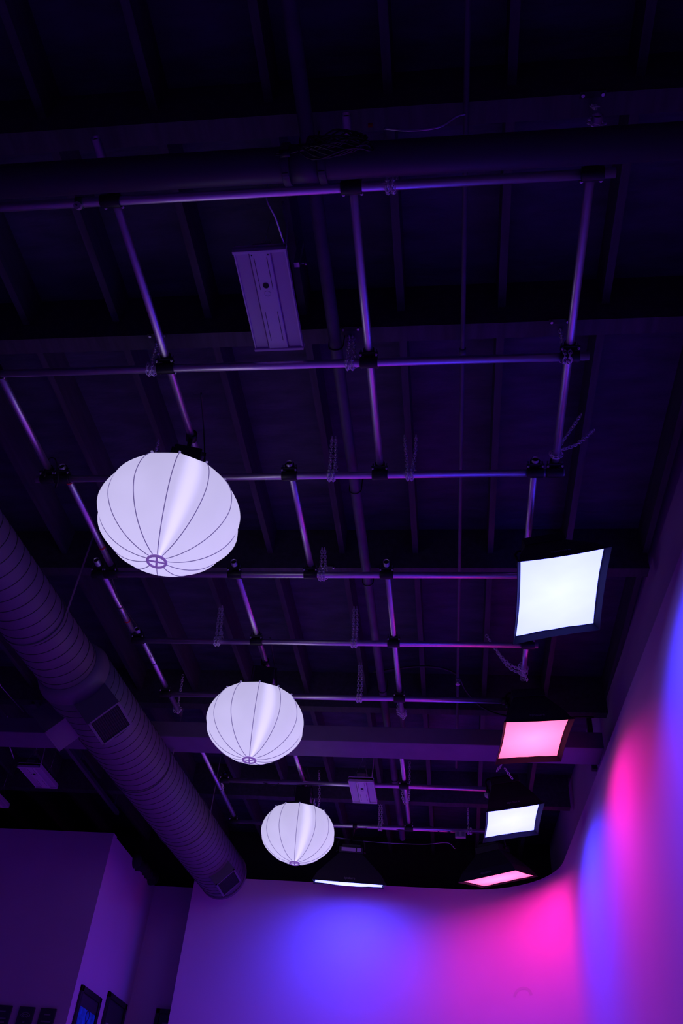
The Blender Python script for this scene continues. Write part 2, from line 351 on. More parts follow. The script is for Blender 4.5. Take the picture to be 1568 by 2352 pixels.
def free_chain(pts, label, loops=()):
    bm = NB()
    for p in pts: chain_along(bm, spline(p, 6))
    for l in loops: chain_along(bm, l)
    tag(obj('chain', bm, 'chain'), label, 'chain', 'steel chains hanging the pipe grid')
free_chain([[(0.66, 4.0, 5.50), (0.80, 4.04, 5.60), (0.942, 4.083, 5.78)], [(0.66, 4.0, 5.50), (0.76, 3.98, 5.66), (0.845, 3.962, 5.80)]], 'two chains slanting up to the right from the end of the third cross pipe', [loop_round(0.66, 3.98, LZ, .034, along='y')])
free_chain([[(0.605, 6.62, LZ - .03), (0.45, 6.60, 5.52), (0.29, 6.59, 5.78)], [(0.605, 6.68, LZ - .03), (0.47, 6.70, 5.53), (0.33, 6.70, 5.78)], [(0.60, 6.6, 5.40), (0.63, 6.65, 5.36), (0.60, 6.72, 5.42)]],
           'pair of chains slanting left to right down to the pipe stub below the large softbox', [loop_round(0.605, 6.58, LZ, .036, .05, 'y'), loop_round(0.605, 6.66, LZ, .036, .05, 'y')])
free_chain([[(-2.742, 7.45, 5.80), (-2.735, 7.48, 5.5)]], 'chain dropping to the end of the leftmost pipe before the beam', [loop_round(-2.742, 7.5, LZ, .034, .03, 'y')])
free_chain([[(-0.535, 7.42, 5.50), (-0.53, 7.42, 5.80)], [(-0.46, 7.45, LZ), (-0.455, 7.45, 5.42), (-0.49, 7.46, 5.38)]], 'chain coiled round the middle lengthwise pipe just before the beam', [loop_round(-0.5, 7.40, LZ, .036, .07, 'y'), loop_round(-0.5, 7.45, LZ, .038, .05, 'y')])
free_chain([[(-0.585, 9.30, 5.80), (-0.585, 9.38, 5.45), (-0.56, 9.44, 5.38), (-0.53, 9.44, 5.38), (-0.51, 9.38, 5.45), (-0.51, 9.30, 5.80)]], 'chain looped under the middle lengthwise pipe below the small square light')
free_chain([[(-2.62, 9.05, 5.40), (-2.60, 9.12, 5.36), (-2.61, 9.2, 5.33)]], 'short chain end dangling by the blue-lit pipe left of the smallest lantern')
free_chain([[(0.661, 1.80, 5.50), (0.661, 1.83, 5.56), (0.661, 1.86, 5.64)]], 'chain holding the top end of the rightmost lengthwise pipe', [loop_round(0.661, 1.84, LZ, .034, .03, 'y')])
free_chain([[(0.42, 8.12, 5.20), (0.47, 8.10, 5.30), (0.40, 8.05, 5.55)], [(0.50, 8.14, 5.22), (0.56, 8.2, 5.16)]], 'short chain hanging just below the bright pink softbox')
free_chain([[(-1.62, 9.55, 5.42), (-1.60, 9.62, 5.36), (-1.57, 9.66, 5.44), (-1.60, 9.6, 5.8)]], 'chain with a shackle beside the lamp head of the smallest lantern')

# ---------------------------------------------------------------- big drain pipe, conduits, sprinkler line
t = thing('drain_pipe', 'thick dark pipe crossing the top of the photo above the first cross pipe', 'pipe', (0, 1.845, 5.22))
bm = NB(); tube(bm, (-3.05, 0, 0), (1.42, 0, 0), 0.078, 32); obj('pipe_body', bm, 'bigpipe', t)
for x in (-0.735, -0.570):
    bm = NB(); tube(bm, (x - 0.018, 0, 0), (x + 0.018, 0, 0), 0.094, 32); box(bm, (x, 0, -0.088), (0.03, 0.02, 0.02)); obj('coupling_ring', bm, 'bigpipe', t, bevel=0.003)
bm = NB(); tube(bm, (-0.735, 0, 0), (-0.57, 0, 0), 0.084, 32); obj('coupling', bm, 'bigpipe', t)
for x in (-2.9, 1.36):
    bm = NB(); tube(bm, (x, 0, 0.07), (x, 0, 0.62), 0.005, 8); tube(bm, (x - .012, 0, 0), (x + .012, 0, 0), 0.081, 28); obj('hanger', bm, 'grey', t)
t = thing('conduit', 'thick dark conduit running the length of the ceiling right of centre', 'pipe', (0, 0, 5.555))
bm = NB(); tube(bm, (-0.69, -1.5, 0), (-0.665, 11.0, 0), 0.037, 20); obj('pipe_body', bm, 'conduit', t)
for y in (1.9, 3.14, 4.4, 5.49, 7.2, 9.2):
    x = -0.687 + 0.002 * y
    bm = NB(); pts = [(x - .045, y, .10)] + [(x + .043 * math.cos(a), y, .043 * math.sin(a)) for a in [PI + PI * k / 8 for k in range(9)]] + [(x + .045, y, .10)]; path(bm, pts, 0.004, 6); obj('hanger', bm, 'clamp', t)
t = thing('sprinkler_pipe', 'thin dark pipe running lengthwise under the joists towards the right', 'pipe', (0, 0, 5.57))
bm = NB(); tube(bm, (0.11, -2.5, 0), (0.02, 8.9, 0), 0.0135, 12); tube(bm, (.085, 0.4, 0), (.085, .46, 0), .018, 12); tube(bm, (0.066, 3.2, 0), (.066, 3.27, 0), .019, 12); tube(bm, (0.036, 6.98, 0), (.036, 7.06, 0), .021, 12); obj('pipe_body', bm, 'conduit', t)
bm = NB(); tube(bm, (.036, 7.02, 0), (.036, 7.02, -.05), .012, 10); tube(bm, (.036, 7.02, -.05), (.036, 7.02, -.055), .022, 12); obj('sprinkler_head', bm, 'bolt', t)
# steel rail far left and its wire
bm = NB(); box(bm, (-4.30, 9.0, 5.50), (0.045, 2.9, 0.012)); box(bm, (-4.32, 9.0, 5.52), (0.006, 2.9, 0.04)); box(bm, (-4.28, 9.0, 5.52), (0.006, 2.9, 0.04))
for y in (7.7, 9.0, 10.3): box(bm, (-4.30, y, 5.79), (0.012, 0.012, 0.53))
tag(obj('strut_rail', bm, 'conduit'), 'thin steel rail running diagonally left of the spiral duct', 'rail')
bm = NB(); path(bm, [(-4.50, 6.0, 5.78), (-4.412, 7.05, 5.42), (-4.36, 7.53, 5.40)], 0.005, 6); tag(obj('guy_wire', bm, 'mc'), 'thin pale wire at the far left edge above the duct register', 'wire')

# ---------------------------------------------------------------- spiral duct
def dx(y): return -3.28 + 0.05 * (y - 5)
DZ = 5.05
duct = thing('spiral_duct', 'long purple-lit spiral air duct running diagonally down the left side', 'duct', (0, 0, 0))
def duct_section(y0, y1, r0, r1, pitch=0.105):
    bm = NB(); seg = 48; rings = []; y = y0; prof = []
    n = max(1, int(abs(y1 - y0) / pitch))
    nn = max(1, n // 6)
    for i in range(nn + 1):
        yy = y0 + (y1 - y0) * i / nn; rr = r0 + (r1 - r0) * (i / nn)
        prof.append((yy, rr))
    for yy, rr in prof:
        ring = []
        for k in range(seg):
            a = 2 * PI * k / seg
            ring.append(bm.verts.new((dx(yy) + rr * math.cos(a), yy, DZ + rr * math.sin(a))))
        rings.append(ring)
    for a, b in zip(rings, rings[1:]):
        for k in range(seg):
            f = bm.faces.new((a[k], a[(k + 1) % seg], b[(k + 1) % seg], b[k])); f.smooth = True
    bm.faces.new(rings[0]); bm.faces.new(rings[-1]); return bm
obj('duct_body', duct_section(-2.0, 5.98, 0.252, 0.252), 'duct', duct)
obj('reducer', duct_section(5.97, 6.14, 0.256, 0.306, 0.2), 'duct', duct)
obj('duct_body', duct_section(6.13, 11.15, 0.302, 0.302), 'duct', duct)
for y0, y1, rr in ((0.4, 5.97, 0.252), (6.16, 11.12, 0.302)):
    bm = NB(); n = int((y1 - y0) / 0.115 * 36)
    path(bm, [(dx(y0 + 0.115 * k / 36) + rr * math.cos(2 * PI * k / 36), y0 + 0.115 * k / 36, DZ + rr * math.sin(2 * PI * k / 36)) for k in range(n)], 0.0042, 5); obj('spiral_seam', bm, 'seamdark', duct)
bm = NB(); tube(bm, (dx(11.12), 11.12, DZ), (dx(11.17), 11.17, DZ), 0.310, 48); obj('end_cap', bm, 'duct', duct, bevel=0.004)
def register(y, side, w=0.30, ln=0.40, out=0.47, frame='duct'):
    o = Vector((side * math.cos(PI / 4), 0, -math.sin(PI / 4))); wd = Vector((side * math.sin(PI / 4), 0, math.cos(PI / 4)))
    rot = Matrix((wd, Vector((0, 1, 0)), o)).transposed(); c0_ = Vector((dx(y), y + ln / 2, DZ))
    bm = NB(); box(bm, c0_ + o * (out / 2 + .11), (w, ln, out - .22), rot); b_ = obj('register_box', bm, frame, duct, bevel=0.003)
    bm = NB(); t_ = 0.022; c = c0_ + o * (out + .006)
    for s in (-1, 1):
        box(bm, c + wd * (s * (w / 2 - t_ / 2)), (t_, ln, .014), rot); box(bm, c + Vector((0, s * (ln / 2 - t_ / 2), 0)), (w, t_, .014), rot)
    obj('register_frame', bm, 'duct', b_)
    bm = NB(); box(bm, c0_ + o * (out + .001), (w - 2 * t_, ln - 2 * t_, .004), rot)
    for k in range(14): box(bm, c + wd * ((k - 6.5) * (w - 2 * t_) / 14), (.003, ln - 2 * t_, .010), rot)
    obj('grille', bm, 'ductdark', b_)
register(6.14, 1, out=0.50); register(6.40, -1, w=0.26, ln=0.36, out=0.46); register(10.35, 1, w=0.28, ln=0.42, out=0.40)
for y, s in ((2.4, -1), (5.3, 1), (9.35, 1), (7.9, 1)):
    bm = NB(); x = dx(y); r = 0.255 if y < 6 else 0.305
    tube(bm, (x, y - .012, DZ), (x, y + .012, DZ), r + .006, 40); box(bm, (x + s * (r + .004), y, DZ + .42), (0.004, 0.026, 0.84)); obj('strap', bm, 'duct', duct)

# ---------------------------------------------------------------- linear high-bay fixtures
def highbay(label, loc, w, ln, rotz=0.0, wire=0.35):
    t = thing('linear_light', label, 'ceiling light', loc, 'unlit linear lights', rot=(0, 0, rotz))
    bm = NB(); box(bm, (0, 0, 0.03), (w, ln, 0.035)); obj('housing', bm, 'whitemetal', t, bevel=0.003)
    for s in (-1, 1):
        bm = NB(); box(bm, (s * w * 0.355, 0, 0.008), (w * 0.27, ln * 0.955, 0.012)); obj('lens', bm, 'lens', t, bevel=0.003)
        bm = NB(); box(bm, (0, s * (ln / 2 - .008), 0.012), (w + .012, 0.016, 0.05)); obj('end_plate', bm, 'whitemetal', t, bevel=0.002)
        bm = NB(); box(bm, (s * w * .495, 0, .012), (0.008, ln, .03)); obj('side_rail', bm, 'whitemetal', t)
    bm = NB(); box(bm, (0, 0, 0.004), (w * 0.40, ln * .97, 0.022)); obj('centre_channel', bm, 'whitemetal', t, bevel=0.004)
    bm = NB()
    for sx in (-1, 1):
        for y0 in (-.28, .24): box(bm, (sx * w * .125, y0 * ln, -0.0075), (0.0022, ln * .3, 0.002))
        tube(bm, (sx * w * .16, -ln * .455, -.009), (sx * w * .16, -ln * .455, -.006), .004, 10)
    obj('groove', bm, 'ductdark', t)
    bm = NB(); tube(bm, (0, -ln * .17, -.010), (0, -ln * .17, -.0065), .017 * w / .28, 20); obj('sensor_hole', bm, 'ductdark', t)
    bm = NB(); tube(bm, (0, -ln * .09, -.0085), (0, -ln * .09, -.0065), .018 * w / .28, 20, inner=.0165 * w / .28); obj('knockout', bm, 'lens', t)
    bm = NB(); box(bm, (0, -ln * .25, 0.068), (w * .36, ln * .45, 0.045)); obj('driver_box', bm, 'grey', t, bevel=0.003)
    bm = NB()
    for y0 in (-ln * .42, ln * .42):
        path(bm, [(-w * .3, y0, .05), (0, y0, .05 + wire * .4), (w * .3, y0, .05)], .0016, 5); path(bm, [(0, y0, .05 + wire * .4), (0, y0, .05 + wire)], .0016, 5)
    for k in range(3): path(bm, [(0.0 + .02 * math.cos(a) + .01 * k, -ln * .42, .05 + wire * .38 + .035 * math.sin(a) - .03) for a in [2 * PI * j / 12 for j in range(12)]], .0014, 5, closed=True)
    obj('suspension_wire', bm, 'bolt', t)
    bm = NB(); path(bm, spline([(w * .42, -ln * .4, .06), (w * .47, -ln * .5, wire * .5), (w * .36, -ln * .62, wire)], 8), .006, 8); obj('power_cable', bm, 'mc', t)
    return t
highbay('large unlit white linear light with a round hole, hanging near the top', (-1.006, 2.755, 5.47), 0.280, 0.665, rotz=-0.008, wire=0.33)
highbay('small unlit square-looking light seen above the smallest lantern, right side', (-0.985, 8.925, 5.27), 0.262, 0.57, wire=0.5)
highbay('unlit linear light hanging at far left below the duct register', (-4.76, 9.00, 5.34), 0.262, 0.57, wire=0.45)
highbay('corner of an unlit linear light cut by the left edge of the photo', (-5.58, 9.55, 5.30), 0.262, 0.57, wire=0.5)

# ---------------------------------------------------------------- lanterns
def lantern_r(z):                                                    # profile, unit = metre for a 0.84 m lantern
    if z <= 0: q = min(1, -z / 0.305); return 0.05 + 0.37 * max(0.0, 1 - q ** 1.75) ** (1 / 1.75)
    q = z / 0.36; return 0.42 * max(0.0, 1 - q ** 2.1) ** (1 / 2.1)
def gore_k(z, ph):
    """cloth balloons out between the ribs at the waist and is pulled straight near the two ends"""
    G = 12; w = max(0.0, 1 - (abs(z + 0.02) / 0.26) ** 2); poly = math.cos(PI / G) / math.cos(ph)
    return w * (0.950 + 0.058 * math.cos(6 * ph)) + (1 - w) * 0.985 * (0.35 + 0.65 * poly)
def lantern(label, loc, scale, rz):
    t = thing('balloon_lantern', label, 'lantern', loc, 'glowing balloon lanterns', rot=(0, 0, rz), scale=scale)
    bm = NB(); G = 12; S = 8; NZ = 34; seg = G * S; ZT = 0.245
    zs = [-0.305 + (ZT + 0.305) * (0.5 - 0.5 * math.cos(PI * k / NZ)) for k in range(NZ + 1)]
    rings = []
    for z in zs:
        r = lantern_r(z); ring = []
        for i in range(seg):
            ph = 2 * PI / G * ((i % S) / S - 0.5); poly = math.cos(PI / G) / math.cos(ph)    # flat gore between two ribs
            k = gore_k(z, ph)
            zz = z - (1 - poly) * 0.25 * max(0, z) if z > 0.1 else z
            a = 2 * PI * i / seg; ring.append(bm.verts.new((r * k * math.cos(a), r * k * math.sin(a), zz)))
        rings.append(ring)
    for a, b in zip(rings, rings[1:]):
        for i in range(seg):
            f = bm.faces.new((a[i], a[(i + 1) % seg], b[(i + 1) % seg], b[i])); f.smooth = True
    bm.faces.new(rings[0][::-1])
    obj('cloth', bm, 'lantern', t)
    for g in range(G):
        a = 2 * PI * g / G; bm = NB(); path(bm, [((lantern_r(z) * gore_k(z, -PI / 12) + .0012) * math.cos(a), (lantern_r(z) * gore_k(z, -PI / 12) + .0012) * math.sin(a), z) for z in zs], 0.0029, 5); obj('rib', bm, 'seam', t)
    bm = NB(); lathe(bm, [(0.052, -0.318), (0.056, -0.312), (0.056, -0.300), (0.05, -0.298)], 24); hb = obj('hub', bm, 'lantern', t)
    bm = NB(); path(bm, [(0.053 * math.cos(a), 0.053 * math.sin(a), -0.318) for a in [2 * PI * k / 24 for k in range(24)]], 0.0085, 6, closed=True)
    box(bm, (0, 0, -0.320), (0.1, 0.012, 0.004)); box(bm, (0, 0, -0.320), (0.012, 0.1, 0.004)); obj('hub_ring', bm, 'hub', hb)
    # black skirt closing the top
    bm = NB(); rt = lantern_r(ZT); rings = []
    for q in range(7):
        u = q / 6; r = rt * 1.005 * (1 - u) + 0.085 * u; z = ZT - .003 + 0.10 * math.sin(u * PI / 2); ring = []
        for i in range(seg):
            ph = 2 * PI / G * ((i % S) / S - 0.5); poly = math.cos(PI / G) / math.cos(ph); k = gore_k(ZT, ph) * (1 - u) + u
            a = 2 * PI * i / seg; ring.append(bm.verts.new((r * k * math.cos(a), r * k * math.sin(a), z - (1 - poly) * 0.25 * ZT * (1 - u))))
        rings.append(ring)
    for a, b in zip(rings, rings[1:]):
        for i in range(seg):
            f = bm.faces.new((a[i], a[(i + 1) % seg], b[(i + 1) % seg], b[i])); f.smooth = True
    bm.faces.new(rings[-1]); obj('skirt', bm, 'fabric', t)
    for g in range(G):
        a = 2 * PI * g / G; bm = NB(); box(bm, (rt * math.cos(a), rt * math.sin(a), ZT + .002), (0.02, 0.012, 0.006), Matrix.Rotation(a, 3, 'Z')); obj('rib_tab', bm, 'seam', t)
    bm = NB(); tube(bm, (0, 0, .33), (0, 0, .355), 0.09, 24); box(bm, (0.01, 0, .445), (0.17, 0.15, 0.19)); h = obj('lamp_head', bm, 'black', t, bevel=0.006)
    bm = NB(); box(bm, (-.095, 0, .50), (.006, .03, .12)); box(bm, (.115, 0, .50), (.006, .03, .12)); box(bm, (0.01, 0, .562), (.216, .03, .006)); obj('yoke', bm, 'black', t)
    top = (LZ - loc[2]) / scale
    bm = NB(); tube(bm, (0, 0, .54), (0, 0, max(top - .03, .56)), .014, 12); tube(bm, (0, -.03, top), (0, .03, top), .036 / scale, 16, inner=.025 / scale); ck = obj('hook_clamp', bm, 'clamp', t)
    bm = NB(); path(bm, spline([(.07, .0, .44), (.12, .02, .36), (.13, .03, .46), (.07, -.05, top + .03), (0.03, -.35, top + .04)], 8), .005, 6); obj('cable', bm, 'cable', t)
    return t
lantern('largest glowing white balloon lantern, hung at left above the others', (-1.697, 3.765, 4.745), 1.025, math.radians(17))
lantern('middle-sized glowing balloon lantern, second down the row', (-1.69, 6.58, 4.835), 1.0, math.radians(11.4))
lantern('smallest glowing balloon lantern, lowest in the row', (-1.688, 9.16, 4.865), 0.955, math.radians(7.4))

# ---------------------------------------------------------------- softboxes
def softbox(label, loc, rot, w, h, kind, hang, power=1.0, depth=0.30, sag=0.012, spread=148, lip=0.042):
    t = thing('softbox', label, 'softbox', loc, 'softboxes washing the cyclorama', rot=rot)
    # local axes: x across, y along, -z is where the light goes
    nx, ny = 16, 20; bm = NB(); g = []
    for j in range(ny + 1):
        row = []
        for i in range(nx + 1):
            u, v = i / nx * 2 - 1, j / ny * 2 - 1
            x = u * w / 2 * (1 - 0.035 * (1 - v * v)); y = v * h / 2 * (1 - 0.03 * (1 - u * u)); row.append(bm.verts.new((x, y, -sag * (1 - u * u) * (1 - v * v) + .0015 * math.sin(9 * u + 5 * v))))
        g.append(row)
    for j in range(ny):
        for i in range(nx):
            f = bm.faces.new((g[j][i], g[j][i + 1], g[j + 1][i + 1], g[j + 1][i])); f.smooth = True
    obj('diffuser', bm, 'face_' + kind, t, fix=False)
    # body: fabric pyramid
    bw, bh = 0.26, 0.38
    bm = NB()
    def rect(a, b, z, bow=0.0, n=8):
        out = []
        for (p, q) in (((-1, -1), (1, -1)), ((1, -1), (1, 1)), ((1, 1), (-1, 1)), ((-1, 1), (-1, -1))):
            for k in range(n):
                s = k / n; u = p[0] + (q[0] - p[0]) * s; v = p[1] + (q[1] - p[1]) * s; bo = 1 - bow * 4 * s * (1 - s)
                x, y = u * a / 2, v * b / 2
                if p[1] == q[1]: y *= bo
                else: x *= bo
                out.append(bm.verts.new((x, y, z)))
        return out
    E1 = lip
    rs = [rect(w + .012 + lip * 1.3, h + .012 + lip * 1.3, -E1, 0.035), rect(w + .012, h + .012, 0.0, 0.03), rect(w * .82 + bw * .18, h * .82 + bh * .18, depth * .28, 0.02), rect(bw + .02, bh + .02, depth * .96, 0), rect(bw, bh, depth, 0)]
    for a, b in zip(rs, rs[1:]):
        n = len(a)
        for k in range(n):
            f = bm.faces.new((a[k], a[(k + 1) % n], b[(k + 1) % n], b[k]))
    bm.faces.new(rs[-1])
    o = obj('fabric_body', bm, 'fabric', t, fix=True)
    sm = o.modifiers.new('thick', 'SOLIDIFY'); sm.thickness = 0.004; sm.offset = 1
    bm = NB(); box(bm, (0, 0, depth + .035), (bw + .03, bh + .03, .07))
    for k in range(9): box(bm, (0, (k - 4) * .04, depth + .085), (bw - .04, .006, .035))
    obj('lamp_panel', bm, 'black', t, bevel=0.005)
    bm = NB(); box(bm, (-.03, -(bh + .03) / 2 - .004, depth + .038), (.17, .008, .04)); box(bm, (.095, -(bh + .03) / 2 - .004, depth + .038), (.05, .008, .04))
    if sag > .025: obj('panel_rim', bm, 'lens', t)
    else: bm.free()
    bm = NB(); yz = depth + .035; yx = bw / 2 + .035
    path(bm, [(-yx, 0, yz), (-yx, 0, yz + .10), (-yx + .03, 0, yz + .13), (yx - .03, 0, yz + .13), (yx, 0, yz + .10), (yx, 0, yz)], .010, 8)
    for s in (-1, 1): tube(bm, (s * (yx - .03), 0, yz), (s * (yx + .018), 0, yz), .018, 14)
    obj('yoke', bm, 'black', t)
    # stem up to the pipe it hangs from
    mw = Matrix.Translation(loc) @ __import__('mathutils').Euler(rot).to_matrix().to_4x4(); inv = mw.inverted(); hp = inv @ Vector(hang)
    bm = NB(); a = Vector((0, 0, yz + .13)); tube(bm, a, hp, .013, 10)
    dirx = (inv.to_3x3() @ Vector((1, 0, 0) if abs(hang[2] - GZ) < .02 else (0, 1, 0))).normalized(); tube(bm, hp - dirx * .025, hp + dirx * .025, .036, 16, inner=.025); obj('hook_clamp', bm, 'clamp', t)
    # woven word on the near side panel
    cu = bpy.data.curves.new('word', 'FONT'); cu.body = 'aputure'; cu.size = 0.042; cu.align_x = 'CENTER'; cu.extrude = 0.0006
    tmp = bpy.data.objects.new('tmp', cu); COL.objects.link(tmp); bpy.context.view_layer.update()
    me = bpy.data.meshes.new_from_object(tmp.evaluated_get(bpy.context.evaluated_depsgraph_get())); bpy.data.objects.remove(tmp)
    me.name = 'printed_word'; me.materials.clear(); me.materials.append(M['grey']); wo = bpy.data.objects.new('printed_word', me); COL.objects.link(wo); wo.parent = t
    y0, z0 = -(h / 2 + .006), 0.0; y1, z1 = -(h * .41 + bh * .09), depth * .28; dy, dz = y1 - y0, z1 - z0; l = math.hypot(dy, dz)
    up = Vector((0, dy / l, dz / l)); rt = Vector((1, 0, 0)); nrm = rt.cross(up); wo.matrix_local = Matrix.Translation(Vector((0, y0, z0)) * .78 + Vector((0, y1, z1)) * .22 + nrm * .009 + Vector((0, 0, .0))) @ Matrix((rt, up, nrm)).transposed().to_4x4()
    # its light
    ld = bpy.data.lights.new('softbox_light', 'AREA'); ld.shape = 'RECTANGLE'; ld.size = w * .86; ld.size_y = h * .86
    ld.energy = (BLUE_W if kind == 'blue' else PINK_W) * power; ld.color = BLUE_C if kind == 'blue' else PINK_C; ld.spread = math.radians(spread)
    lo_ = bpy.data.objects.new('softbox_light', ld); COL.objects.link(lo_); lo_.parent = t; lo_.location = (0, 0, -sag - .016)
    return t
softbox('largest softbox with a blue-white lit face, hung at right above the others', (0.696, 4.762, 4.926), (-.18, -.232, .041), .55, .70, 'blue', (0.532, 4.95, LZ))
softbox('softbox with a bright pink lit face, hung in front of the big beam', (0.682, 7.08, 5.03), (-.05, -.117, .075), .532, .68, 'pink', (0.46, 7.10, GZ), power=1.2)
softbox('small softbox with a blue-white lit face, hung just past the big beam', (0.568, 8.63, 4.91), (-.05, -.204, .033), .512, .66, 'blue', (0.40, 9.043, GZ))
softbox('pink-lit softbox turned into the rounded corner, seen almost edge on', (0.497, 10.36, 4.905), (.24, -.11, -.403), .655, .83, 'pink', (0.45, 10.258, GZ), power=1.08, spread=170, lip=.018, depth=.27)
# the fifth faces the back wall
t5 = softbox('blue-white softbox facing the back wall, only a lit sliver showing', (-1.27, 10.62, 4.85), (.24, -.012, .13), .84, .64, 'blue', (-1.20, 10.258, GZ), power=0.76, depth=.32, sag=.03, spread=172, lip=.016)

# ---------------------------------------------------------------- cables and small fittings
bm = NB()
for k in range(9):
    r = 0.085 + 0.006 * k; zz = -0.02 - .012 * k
    path(bm, [(-0.50 + r * 1.25 * math.cos(a) + random.uniform(-.003, .003), 1.735 + .02 * math.sin(3 * a + k), 5.24 + zz + r * .45 * math.sin(a)) for a in [2 * PI * j / 26 for j in range(26)]], .0042, 6, closed=True)
path(bm, spline([(-0.62, 1.74, 5.14), (-0.66, 1.74, 5.13), (-0.70, 1.75, 5.135)], 5), .005, 6)
cc = tag(obj('cable_coil', bm, 'cable'), 'coil of black cable hanging in front of the thick dark pipe', 'cable')
bm = NB(); tube(bm, (-0.70, 1.75, 5.135), (-0.745, 1.752, 5.135), .017, 12); tube(bm, (-.745, 1.752, 5.143), (-.765, 1.752, 5.143), .003, 6); tube(bm, (-.745, 1.752, 5.127), (-.765, 1.752, 5.127), .003, 6); obj('plug', bm, 'black', cc)
bm = NB(); box(bm, (-.355, 1.74, 5.33), (.02, .012, .018)); obj('red_tie', bm, 'red', cc)
bm = NB(); path(bm, spline([(-0.30, 1.80, 5.42), (-0.18, 1.80, 5.385), (-0.05, 1.80, 5.40), (0.03, 1.78, 5.45), (0.07, 1.78, 5.47)], 10), .0055, 8); tag(obj('armoured_cable', bm, 'mc'), 'short sagging armoured cable above the thick dark pipe', 'cable')
bm = NB(); path(bm, spline([(-0.92, 2.10, 5.72), (-0.925, 2.14, 5.50), (-0.89, 2.25, 5.47), (-0.875, 2.42, 5.50)], 10), .0055, 8); tag(obj('armoured_cable', bm, 'mc'), 'armoured cable dropping to the large unlit linear light', 'cable')
# connector strapped to the first cross pipe
t = thing('cable_connector', 'round plug strapped with green tape to the first cross pipe', 'connector', (-1.86, 2.068, GZ))
bm = NB(); tube(bm, (-.018, 0, 0), (.018, 0, 0), .030, 20); obj('tape', bm, 'green', t)
bm = NB(); tube(bm, (0, -.012, -.045), (0, .006, -.026), .019, 18); pf = obj('plug_face', bm, 'plug', t)
bm = NB()
for a in (0.5, 2.6, 4.7): tube(bm, (.009 * math.cos(a), -.0135 + .009 * math.sin(a) * .6, -.0475 + .006 * math.sin(a)), (.009 * math.cos(a), -.008, -.040), .0035, 8)
obj('pin', bm, 'black', pf)
for (x, y, lab) in ((-2.688, 4.18, 'red tape ring on the left pipe just below the third cross pipe'), (-2.688, 4.92, 'red tape ring on the left pipe where it passes the largest lantern'), (-2.79, 5.93, 'red tape tied on the leftmost pipe above the fifth cross pipe')):
    bm = NB(); tube(bm, (x, y - .008, LZ), (x, y + .008, LZ), .0262, 18); tag(obj('tape_band', bm, 'red'), lab, 'tape', 'red tape bands')
for x, y, lab in ((-2.79, 5.72, 'black cable tie on the leftmost pipe between fourth and fifth cross pipes'), (-2.742, 6.62, 'black cable tie on the leftmost pipe just below the fifth cross pipe'), (-2.705, 9.42, 'black cable tie on the blue-lit pipe past the beam')):
    bm = NB(); tube(bm, (x, y - .005, LZ), (x, y + .005, LZ), .0258, 18); tag(obj('cable_tie', bm, 'cable'), lab, 'cable tie', 'cable ties on the pipes')
def cable(label, pts, r=.0045, m='cable', cat='cable'):
    bm = NB(); path(bm, spline(pts, 8), r, 6); return tag(obj('cable', bm, m), label, cat)
cable('thin black cable looped round the clamps at the left end of the third cross pipe', [(-2.80, 4.05, 5.38), (-2.79, 4.0, 5.50), (-2.72, 3.98, 5.47), (-2.70, 4.06, 5.36), (-2.75, 4.14, 5.36), (-2.74, 4.1, 5.45)])
cable('black cable running along the leftmost pipe above the fifth cross pipe', [(-2.70, 4.9, 5.45), (-2.74, 5.3, 5.47), (-2.755, 5.6, 5.44), (-2.75, 5.9, 5.47), (-2.72, 6.15, 5.46), (-2.73, 6.5, 5.44)])
cable('black cable following the pipe down to the smallest lantern', [(-1.655, 8.15, 5.47), (-1.66, 8.6, 5.45), (-1.645, 9.0, 5.46), (-1.62, 9.35, 5.40), (-1.60, 9.6, 5.30)])
cable('dark cable sagging right of centre just before the big beam', [(-.75, 7.0, 5.62), (-.3, 6.95, 5.66), (0.0, 7.05, 5.66), (.12, 7.3, 5.60), (.3, 7.45, 5.50), (.62, 7.50, 5.45), (1.3, 7.5, 5.47)], .010)
cable('cable draped along the lowest cross pipe right of the smallest lantern', [(-1.3, 10.258, 5.43), (-1.1, 10.25, 5.37), (-.95, 10.24, 5.43), (-.6, 10.25, 5.37), (-.3, 10.24, 5.43), (-.15, 10.25, 5.36), (.1, 10.26, 5.43)])
cable('thin pale cable stretched across the ceiling beyond the lowest cross pipe', [(-1.5, 10.7, 5.42), (-1.0, 10.7, 5.38), (-.4, 10.7, 5.38), (-.1, 10.7, 5.41), (0, 10.75, 5.36)], .004, 'mc')
cable('thin dark cable slung under the seventh cross pipe left of the square light', [(-2.3, 9.04, 5.43), (-2.0, 9.03, 5.36), (-1.9, 9.04, 5.43)])
cable('curved pale conduit above the unlit light at far left', [(-4.95, 8.25, 5.72), (-5.02, 8.5, 5.6), (-4.98, 8.75, 5.44)], .008, 'mc')
t = thing('outlet_box', 'small white power outlet box strapped to the lowest cross pipe', 'outlet', (0.065, 10.215, 5.335))
bm = NB(); box(bm, (0, 0, 0), (.125, .05, .075)); ob = obj('box_body', bm, 'plug', t, bevel=.004)
for s in (-1, 1):
    bm = NB(); box(bm, (s * .03, -.0265, 0), (.034, .004, .05)); obj('socket', bm, 'grey', t)
t = thing('smoke_detector', 'round white smoke detector at the end of the seventh cross pipe', 'smoke detector', (0.375, 9.0, 5.32))
bm = NB(); lathe(bm, [(.03, -.03), (.055, -.02), (.06, 0), (.06, .012), (.03, .014)], 28); obj('detector_body', bm, 'plug', t)
bm = NB(); tube(bm, (0, 0, .012), (0, .04, .07), .008, 10); obj('mount', bm, 'grey', t)
